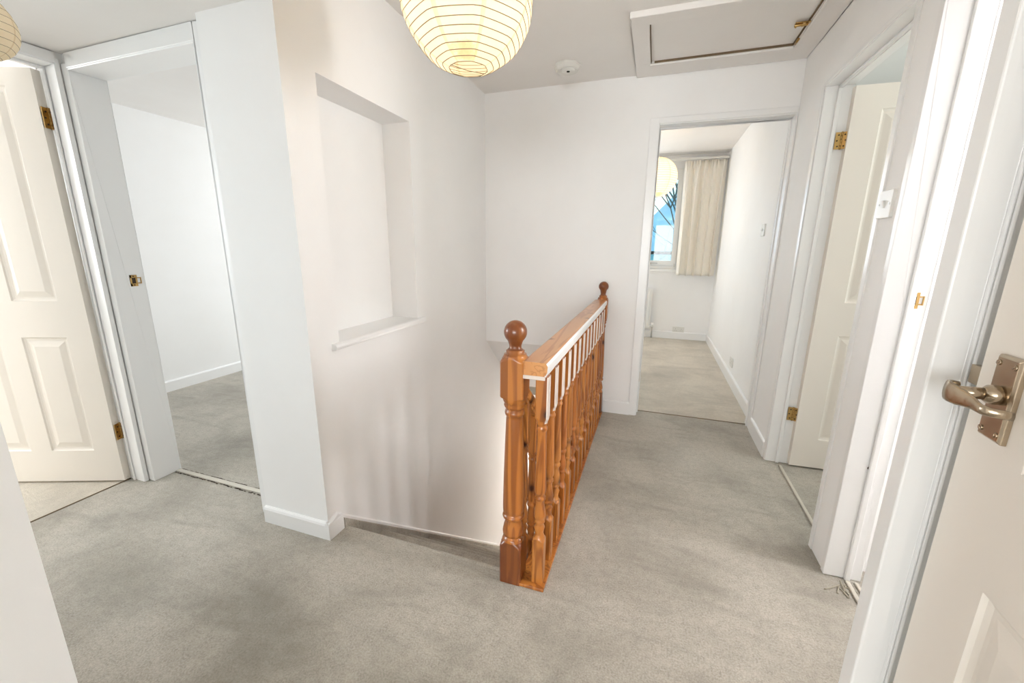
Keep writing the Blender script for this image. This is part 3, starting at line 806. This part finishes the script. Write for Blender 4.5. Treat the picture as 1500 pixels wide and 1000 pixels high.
# ------------------------------------------------------------------ lanterns
def lantern(c, R, zceil, label, turns=17, power=20, flat=.97):
    root = thing('paper_lantern', label, 'pendant lamp', c, 'round paper lanterns')
    c = Vector(c)
    # ribbed paper shade
    z_lo, z_hi = -R*.955*flat, R*.955*flat
    prof = []; ribs = []
    for i in range(turns+1):
        t = i/turns; ang = -1.27 + 2.54*t
        zz, rr = R*flat*math.sin(ang), R*math.cos(ang)
        ribs.append((zz, rr)); prof.append((zz, rr))
        if i < turns:
            for q in (.33, .67):
                a2 = -1.27 + 2.54*(i+q)/turns
                prof.append((R*flat*math.sin(a2), R*math.cos(a2)*1.004-R*.004))
    def fac(j):
        th = (2*PI*j/48 + .18) % (PI/4) - PI/8
        return .35 + .65*math.cos(PI/8)/math.cos(th)
    m = MB(); m.loft([[(r_*fac(j)*math.cos(2*PI*j/48), r_*fac(j)*math.sin(2*PI*j/48), z_) for j in range(48)] for z_, r_ in prof], False, True, 0, True)
    sh = m.build('shade', M['paper'], None)
    sh.parent = root; ORG[sh] = c.copy()
    m = MB()
    for zz, rr in ribs:
        m.tube([c + Vector((rr*fac(j)*math.cos(2*PI*j/48), rr*fac(j)*math.sin(2*PI*j/48), zz)) for j in range(48)], R*.0065, 6, 0, False, True)
    # bottom cross wire
    r0 = ribs[0][1]; z0 = ribs[0][0]
    m.tube([c + Vector((r0*math.cos(.9), r0*math.sin(.9), z0)), c + Vector((0,0,z0-.004)), c + Vector((-r0*math.cos(.9), -r0*math.sin(.9), z0))], R*.006, 6)
    m.build('wire_ribs', M['wire'], root)
    m = MB()
    m.lathe([(-.05, .004), (-.045, .018), (-.025, .028), (-.005, .026), (.02, .014), (.03, .012)], c + Vector((0,0,R*.12)), 20)
    m.build('bulb', M['bulb' if power else 'white'], root)
    m = MB()
    m.cyl(c + Vector((0,0,R*.12+.03)), c + Vector((0,0,R*.12+.085)), .018, 16)
    m.build('lamp_holder', M['white'], root)
    m = MB()
    m.cyl(c + Vector((0,0,R*.12+.08)), Vector((c.x, c.y, zceil-.012)), .0032, 8)
    zt = ribs[-1][0]; rt = ribs[-1][1]
    m.tube([c + Vector((rt*math.cos(.4), rt*math.sin(.4), zt)), c + Vector((0,0,zt+.002)), c + Vector((-rt*math.cos(.4), -rt*math.sin(.4), zt))], .0016, 6)
    m.build('cord', M['cord'], root)
    m = MB(); m.lathe([(-.022, .012), (-.020, .03), (-.006, .042), (0, .043)], (c.x, c.y, zceil), 24)
    m.build('ceiling_rose', M['white'], root)
    if not power: return root
    L = bpy.data.lights.new('lantern_light', 'POINT'); L.energy = power; L.color = (1, .73, .52); L.shadow_soft_size = .05
    lo = bpy.data.objects.new('lantern_light', L); lo.location = c + Vector((0,0,R*.02)); C.objects.link(lo)
    return root
lantern((-.585, 1.275, 1.945), .20, ZC, 'large glowing round paper lantern hanging above the landing', 24, 1.4)
lantern((-1.447, .575, 1.70), .075, ZL, 'small paper lantern cut off at the top left corner', 12, 0)
lantern((-.05, 4.70, 1.94), .20, 2.395, 'paper lantern seen through the far bedroom doorway in front of the window', 22, 2.6)

# ------------------------------------------------------------------ loft hatch
hx0, hx1, hy0, hy1 = -.118, .606, 2.375, 2.83
lh = thing('loft_hatch', 'white loft hatch with a moulded frame and brass catches in the ceiling', 'loft hatch', ((hx0+hx1)/2, 2.6, ZC))
m = MB()
fo = (-.205, .722, 2.262, YB-.004)
zf = ZC-.016
m.box(fo[0], fo[1], fo[2], hy0, zf, ZC); m.box(fo[0], fo[1], hy1, fo[3], zf, ZC)
m.box(fo[0], hx0, hy0, hy1, zf, ZC); m.box(hx1, fo[1], hy0, hy1, zf, ZC)
# inner bead
m.box(hx0-.004, hx1+.004, hy1+.004, hy1+.020, zf-.010, zf); m.box(hx1+.006, hx1+.020, hy0, hy1+.02, zf-.006, zf)
m.box(fo[0]+.0, fo[1], fo[2], fo[2]+.014, zf-.012, zf)
m.build('frame', M['ceil'], lh, .003, 2)
m = MB(); m.box(hx0+.004, hx1-.004, hy0+.004, hy1-.004, ZC-.006, ZC+.02)
m.build('panel', M['ceil'], lh, .002, 2)
m = MB()
m.box(hx0+.001, hx0+.0045, hy0+.01, hy1-.003, ZC-.0165, ZC-.003)
m.box(hx1-.0045, hx1-.001, hy0, hy1-.003, ZC-.0165, ZC-.003); m.box(hx0+.02, hx1-.004, hy1-.0045, hy1-.0015, ZC-.0165, ZC-.003)
m.build('gap', M['seam'], lh)
m = MB()
m.box(hx1-.060, hx1+.004, 2.568, 2.590, zf-.004, zf+.001); m.cyl((hx1-.062, 2.579, zf-.009), (hx1-.005, 2.579, zf-.009), .006, 10)
m.cyl((hx1-.058, 2.579, zf-.018), (hx1-.050, 2.579, zf-.006), .005, 8); m.box(hx1-.030, hx1-.018, 2.560, 2.598, zf-.011, zf-.003)
m.build('bolt', M['brass'], lh, .001)
m = MB(); m.box(hx1-.004, hx1+.006, 2.745, 2.80, zf-.006, zf+.001); m.cyl((hx1, 2.75, zf-.006), (hx1, 2.795, zf-.006), .005, 8)
m.build('hinge', M['brass'], lh)

# ------------------------------------------------------------------ smoke alarm
al = thing('smoke_alarm', 'white smoke alarm on the landing ceiling between the lantern and the hatch', 'smoke alarm', (-.598, 2.735, ZC))
m = MB()
m.lathe([(0, .080), (-.012, .082), (-.016, .076), (-.030, .072), (-.037, .064), (-.039, .040), (-.039, .0005)], (-.598, 2.735, ZC), 8, 0, False, True)
m.build('body', M['grey_plastic'], al, .003, 2)
m = MB(); m.lathe([(0, .040), (-.010, .039), (-.015, .030), (-.016, .0005)], (-.585, 2.705, ZC-.038), 20)
m.build('cover', M['grey_plastic'], al)
m = MB(); m.lathe([(0, .010), (-.003, .009), (-.0035, .0005)], (-.582, 2.690, ZC-.0535), 14); m.build('test_button', M['black'], al)

# ------------------------------------------------------------------ switches and sockets
def faceplate(name, label, cat, c, u, n, w, h, mat, kind='switch', group=None):
    root = thing(name, label, cat, c, group); c = Vector(c); u = Vector((*u, 0)); n = Vector((*n, 0)); m = MB()
    def ring(s, k): 
        r = .006; pts = []
        for cx, cz, a0 in ((w/2-s-r, h/2-s-r, 0), (-(w/2-s-r), h/2-s-r, 90), (-(w/2-s-r), -(h/2-s-r), 180), (w/2-s-r, -(h/2-s-r), 270)):
            for a in (0, 30, 60, 90):
                t = math.radians(a0+a); pts.append(c + u*(cx+r*math.cos(t)) + up*(cz+r*math.sin(t)) + n*k)
        return pts
    m.loft([ring(0, 0), ring(0, .008), ring(.001, .0095), ring(.003, .010)])
    m.build('faceplate', mat, root)
    def bx(nm, u0, u1, z0, z1, k0, k1, mt, tilt=0):
        b = MB(); q = [c+u*u0+up*z0+n*k0, c+u*u1+up*z0+n*k0, c+u*u1+up*z1+n*k0, c+u*u0+up*z1+n*k0]
        q2 = [p + n*(k1-k0 + (tilt if i > 1 else -tilt)) for i, p in enumerate(q)]
        b.loft([q, q2]); return b.build(nm, mt, root, .0008)
    b = MB()
    if kind == 'switch':
        bx('rocker', -.006, .006, -.012, .012, .0095, .0145, M['white'], .003)
        for s in (-1, 1):
            b = MB(); b.cyl(c+u*s*w*.35+n*.0096, c+u*s*w*.35+n*.0112, .0038, 12); b.build('screw', M['steel'], root)
    else:
        for s in ((-1, 1) if w > .1 else (0,)):
            for (x, z, a, e) in ((0, .012, .004, .008), (-.011, -.010, .007, .004), (.011, -.010, .007, .004)):
                q = [c+u*(s*w*.25+x-a/2*1)+up*(z-e/2)+n*.0098, c+u*(s*w*.25+x+a/2)+up*(z-e/2)+n*.0098, c+u*(s*w*.25+x+a/2)+up*(z+e/2)+n*.0098, c+u*(s*w*.25+x-a/2)+up*(z+e/2)+n*.0098]
                b.loft([q, [p+n*.0006 for p in q]])
            b.build('pin_hole', M['dark'], root); b = MB()
    return root
faceplate('light_switch', 'white light switch on the narrow pier between the two right doorways', 'light switch', (XR, 1.774, 1.385), (0, -1), (-1, 0), .092, .092, M['white'])
faceplate('light_switch', 'light switch on the bedroom right wall seen through the far doorway', 'light switch', (XB, 3.635, 1.373), (0, -1), (-1, 0), .10, .09, M['grey_plastic'])
faceplate('power_socket', 'single socket low on the bedroom right wall', 'power socket', (XB, 4.15, .20), (0, -1), (-1, 0), .13, .086, M['grey_plastic'], 'socket')
faceplate('power_socket', 'double socket above the baseboard under the bedroom window', 'power socket', (.385, YW, .128), (1, 0), (0, -1), .150, .088, M['grey_plastic'], 'socket')

# ------------------------------------------------------------------ far bedroom window
wz0, wz1 = w3z0, w3z1
win = thing('window_1', 'white framed bedroom window showing blue sky and rooftops', 'window', ((w3a+w3b)/2, YW+.05, wz0)); win['kind'] = 'structure'
m = MB()
yf0, yf1 = YW+.02, YW+.085
fw = .045
m.box(w3a, w3b, yf0, yf1, wz0, wz0+fw); m.box(w3a, w3b, yf0, yf1, wz1-fw-.02, wz1)
for xa, xb in ((w3a, w3a+fw), (w3b-fw, w3b), (-.62, -.55)): m.box(xa, xb, yf0, yf1, wz0+fw, wz1-fw-.02)
m.build('frame', M['white'], win, .004, 2)
def sash(xa, xb):
    m = MB(); k0, k1 = yf0-.012, yf0+.05; s = .062
    za, zb = wz0+fw+.004, wz1-fw-.026
    m.box(xa, xb, k0, k1, za, za+s); m.box(xa, xb, k0, k1, zb-s, zb); m.box(xa, xa+s, k0, k1, za+s, zb-s); m.box(xb-s, xb, k0, k1, za+s, zb-s)
    o = m.build('sash', M['white'], win, .004, 2)
    g = MB(); g.box(xa+s-.004, xb-s+.004, yf0+.018, yf0+.024, za+s-.004, zb-s+.004); g.build('pane', M['glass'], o)
    # small espagnolette handle at the bottom rail
    h = MB(); xc = (xa+xb)/2+.10
    return o
sash(w3a+fw+.004, -.624); sash(-.546, w3b-fw-.004)
m = MB(); m.box(-.06, .035, yf0-.035, yf0-.022, wz0+.070, wz0+.082); m.box(-.08, -.05, yf0-.03, yf0-.012, wz0+.06, wz0+.09)
m.build('handle', M['steel'], win, .002)
m = MB(); m.box(w3b-.075, w3b-.050, yf0-.022, yf0-.010, wz0+.03, wz0+.075); m.build('hinge', M['grey_plastic'], win)
m = MB(); m.box(w3a-.03, w3b+.0, YW-.012, YW+.02, wz0-.035, wz0)
struct(m.build('trim_14', M['white'], None, .004, 2), 'white window board under the bedroom window', 'sill')

# curtain: pleated panel with gathered heading
def curtain(name, label, x0, x1, yc, zt, zb, seed):
    rnd = random.Random(seed); root = thing(name, label, 'curtain', ((x0+x1)/2, yc, zt))
    nx, nz = 150, 40
    ph = [rnd.uniform(0, 6.28) for _ in range(6)]
    def off(u, v):
        # v 0 top .. 1 bottom
        hd = max(0, 1-v/.12)
        a = .034*math.sin(2*PI*5.0*u+ph[0]+.5*math.sin(2*PI*2*u+ph[1])) + .010*math.sin(2*PI*9*u+ph[2]+1.2*v) + .006*math.sin(2*PI*14*u+ph[3]+.8*v)
        b = .012*math.sin(2*PI*16*u)
        return a*(.55+.45*min(1, v*3)) + b*hd
    for t, nm in ((0, 'panel'),):
        m = MB(); grid = []
        for i in range(nx+1):
            u = i/nx; col = []
            for j in range(nz+1):
                v = j/nz
                x = x0+(x1-x0)*u + (.015*math.sin(2*PI*5*u+ph[4]))*min(1, v*2) + (v-.5)*.012*(1-2*u)
                z = zt + (zb-zt)*v + .004*math.sin(2*PI*5*u+ph[5])*v
                col.append((x, yc+off(u, v), z))
            grid.append(col)
        th = .004
        vs = [p for c_ in grid for p in c_] + [(p[0], p[1]+th, p[2]) for c_ in grid for p in c_]
        n2 = (nx+1)*(nz+1); fs = []
        for i in range(nx):
            for j in range(nz):
                q = (i*(nz+1)+j, (i+1)*(nz+1)+j, (i+1)*(nz+1)+j+1, i*(nz+1)+j+1)
                fs.append(q); fs.append(tuple(n2+k for k in reversed(q)))
        for i in range(nx):
            for j in (0, nz):
                a_, b_ = i*(nz+1)+j, (i+1)*(nz+1)+j; fs.append((a_, b_, n2+b_, n2+a_))
        for j in range(nz):
            for i in (0, nx):
                a_, b_ = i*(nz+1)+j, i*(nz+1)+j+1; fs.append((a_, b_, n2+b_, n2+a_))
        m.add(vs, fs, 0, True); m.build(nm, M['curtain'], root)
    # stitched heading tape folds
    m = MB()
    for k in range(7):
        x = x0 + (x1-x0)*(k+.5)/7
        m.tube([(x, yc-.022, zt-.002), (x+.002, yc-.027, zt-.04), (x, yc-.020, zt-.10)], [.007, .010, .003], 8)
    m.build('pinch_pleat', M['curtain'], root)
    return root
curtain('curtain', 'short cream pleated curtain drawn to the right of the bedroom window', .262, .735, 5.868, 2.293, .885, 4)
m = MB(); m.box(-1.36, .752, 5.852, 5.885, 2.302, 2.330)
for k in range(4): m.box(-1.3+k*.67, -1.28+k*.67, 5.885, YW, 2.308, 2.322)
tag(m.build('curtain_rail', M['grey_plastic'], None, .003), 'pale curtain rail above the bedroom window', 'curtain rail')

# radiator
rd = thing('radiator', 'white panel radiator under the bedroom window', 'radiator', (-.6, YW-.06, .11))
m = MB(); xs0, xs1 = -1.25, .004
nrib = 26
poly = []
m.box(xs0, xs1, YW-.062, YW-.030, .135, .69)
for k in range(nrib):
    x = xs0+.02+(xs1-xs0-.04)*k/nrib
    m.box(x+.006, x+.040, YW-.070, YW-.060, .165, .66)
m.build('panel', M['white'], rd, .004, 2)
m = MB(); m.box(xs0, xs1, YW-.074, YW-.02, .683, .697); m.build('top_grille', M['white'], rd)
m = MB(); m.cyl((.036, YW-.048, .155), (.036, YW-.048, .215), .016, 16); m.cyl((.0, YW-.048, .165), (.036, YW-.048, .165), .010, 12)
m.build('valve', M['white'], rd)
m = MB(); m.cyl((.036, YW-.048, 0), (.036, YW-.048, .158), .0075, 12); m.build('pipe', M['steel'], rd)
for x in (-1.0, -.2):
    m = MB(); m.box(x, x+.03, YW-.034, YW-.001, .25, .6); m.build('bracket', M['steel'], rd)

# ------------------------------------------------------------------ outside
m = MB(); m.box(-30, 30, 6.4, 60, -3.1, -3.0)
struct(m.build('ground', M['earth']), 'garden ground outside the bedroom window', 'ground')
hs = thing('house', 'neighbouring house with a blue slate roof seen through the bedroom window', 'house', (-2, 20, -3))
m = MB(); m.box(-9, 9, 17, 25, -3, 1.15); m.build('walls', M['render'], hs)
m = MB(); m.loft([[(-9.4, 16.6, 1.1), (-9.4, 25.4, 1.1), (-9.4, 21, 4.3)], [(-1.2, 16.6, 1.1), (-1.2, 25.4, 1.1), (-1.2, 21, 4.3)]])
m.loft([[(-1.4, 16.2, 1.12), (3.2, 16.2, 1.12), (.9, 16.2, 3.5)], [(-1.4, 22, 1.12), (3.2, 22, 1.12), (.9, 22, 3.5)]])
m.loft([[(2.8, 16.6, 1.1), (2.8, 25.4, 1.1), (2.8, 21, 4.3)], [(9.4, 16.6, 1.1), (9.4, 25.4, 1.1), (9.4, 21, 4.3)]])
m.build('roof', M['slate'], hs)
m = MB(); m.box(-9.4, 9.4, 16.45, 16.7, 1.0, 1.12); m.build('gutter', M['black'], hs)
tr = thing('tree', 'bare tree branches against the sky outside the bedroom window', 'tree', (1.3, 12.0, -3))
m = MB(); rnd = random.Random(3)
def branch(p, d, L, r, depth):
    pts = [p.copy()]; q = p.copy(); dd = d.copy()
    for i in range(5):
        dd = (dd + Vector((rnd.uniform(-.3,.3), rnd.uniform(-.3,.3), rnd.uniform(-.12,.2)))*.5).normalized()
        q = q + dd*L/5; pts.append(q.copy())
        if depth > 0 and i > 0:
            for _ in range(2 if depth > 1 else 1):
                nd = (dd + Vector((rnd.uniform(-1,1), rnd.uniform(-1,1), rnd.uniform(-.4,.6)))).normalized()
                branch(q, nd, L*.62, r*.5, depth-1)
    m.tube(pts, [r*(1-.13*i) for i in range(6)], 6)
branch(Vector((1.3, 12, -3)), Vector((0, 0, 1)), 5.4, .06, 3)
m.build('trunk', M['bark'], tr)

# ------------------------------------------------------------------ light
W = bpy.data.worlds.new('world'); bpy.context.scene.world = W; W.use_nodes = True
bg = W.node_tree.nodes['Background']
tcw = N(W.node_tree, 'ShaderNodeTexCoord'); sxw = N(W.node_tree, 'ShaderNodeSeparateXYZ'); W.node_tree.links.new(tcw.outputs['Generated'], sxw.inputs[0])
W.node_tree.links.new(ramp(W.node_tree, sxw.outputs[2], [(.0, (.60, .95, 1.0)), (.5, (.5, .85, 1.0)), (1, (.4, .72, .98))]), bg.inputs[0])
bg.inputs[1].default_value = 1.15
def area(name, loc, target, sx, sy, e, col=(1, .98, .99)):
    L = bpy.data.lights.new(name, 'AREA'); L.shape = 'RECTANGLE'; L.size = sx; L.size_y = sy; L.energy = e; L.color = col
    o = bpy.data.objects.new(name, L); C.objects.link(o); o.location = loc
    o.rotation_euler = (Vector(target)-Vector(loc)).to_track_quat('-Z', 'Y').to_euler(); return o
area('fill_behind', (0, -5.95, 1.35), (-.1, 0, 1.3), 3.4, 1.55, 104)  # added fill lamp behind the viewpoint; no such window is seen
area('daylight_left_room', (-5.15, .0, 1.5), (-2.5, .72, 1.35), 1.3, 1.2, 36)
area('fill_lobby', (-1.65, .20, 1.42), (.3, 1.5, 1.25), .95, 1.1, 1.0)  # added fill for the right wall, set in an unseen lobby opening
area('fill_side_room', (-2.65, 4.45, 1.5), (-2.65, 2, 1.2), 1.4, 1.2, 16.5)  # added lamp to brighten the side room; its window is unseen
area('fill_right_room', (2.55, 2.4, 1.5), (1.0, 2.25, 1.2), .9, 1.2, 9, (1, .93, .85))  # added warm fill reaching the landing from an unseen part of the room
area('daylight_bedroom', (-.76, 5.83, 1.6), (-.1, 3.6, 1.3), .95, 1.2, 11, (.97, .99, 1))
area('fill_near_room', (2.05, 1.5, 1.5), (.7, 1.36, 1.2), .28, 1.2, 21)  # added fill for the stair wall, inside a room without a window
L = bpy.data.lights.new('hall_lamp', 'POINT'); L.energy = 15; L.color = (1, .95, .88); L.shadow_soft_size = .15
o = bpy.data.objects.new('hall_lamp', L); o.location = (-.85, 4.6, -1.0); C.objects.link(o)

# ------------------------------------------------------------------ camera
f_px = 596.4029; rx, ry, rz = 0.228652615, 8.73956045e-03, 0.330105583
cx_, sx_, cy_, sy_, cz_, sz_ = math.cos(rx), math.sin(rx), math.cos(ry), math.sin(ry), math.cos(rz), math.sin(rz)
Rz = Matrix(((cz_, sz_, 0), (-sz_, cz_, 0), (0, 0, 1))); B = Matrix(((1,0,0),(0,0,-1),(0,1,0)))
Rx = Matrix(((1,0,0),(0,cx_,-sx_),(0,sx_,cx_))); Ry = Matrix(((cy_,-sy_,0),(sy_,cy_,0),(0,0,1)))
R = Ry @ Rx @ B @ Rz                      # world -> (right, down, forward)
right, down, fwd = R[0], R[1], R[2]
cw = Matrix((right, -down, -fwd)).transposed()
cam = bpy.data.cameras.new('camera'); co = bpy.data.objects.new('camera', cam); C.objects.link(co)
co.matrix_world = Matrix.Translation((0, 0, S)) @ cw.to_4x4()
cam.sensor_fit = 'HORIZONTAL'; cam.sensor_width = 36; cam.lens = 36*f_px/1500; cam.clip_start = .02; cam.clip_end = 200
sc = bpy.context.scene; sc.camera = co
sc.view_settings.view_transform = 'Standard'; sc.view_settings.look = 'None'; sc.view_settings.gamma = 1
sc.view_settings.exposure = 1.0
sc.cycles.use_denoising = True
sc.cycles.max_bounces = 14; sc.cycles.diffuse_bounces = 10
sc.cycles.sample_clamp_indirect = 8
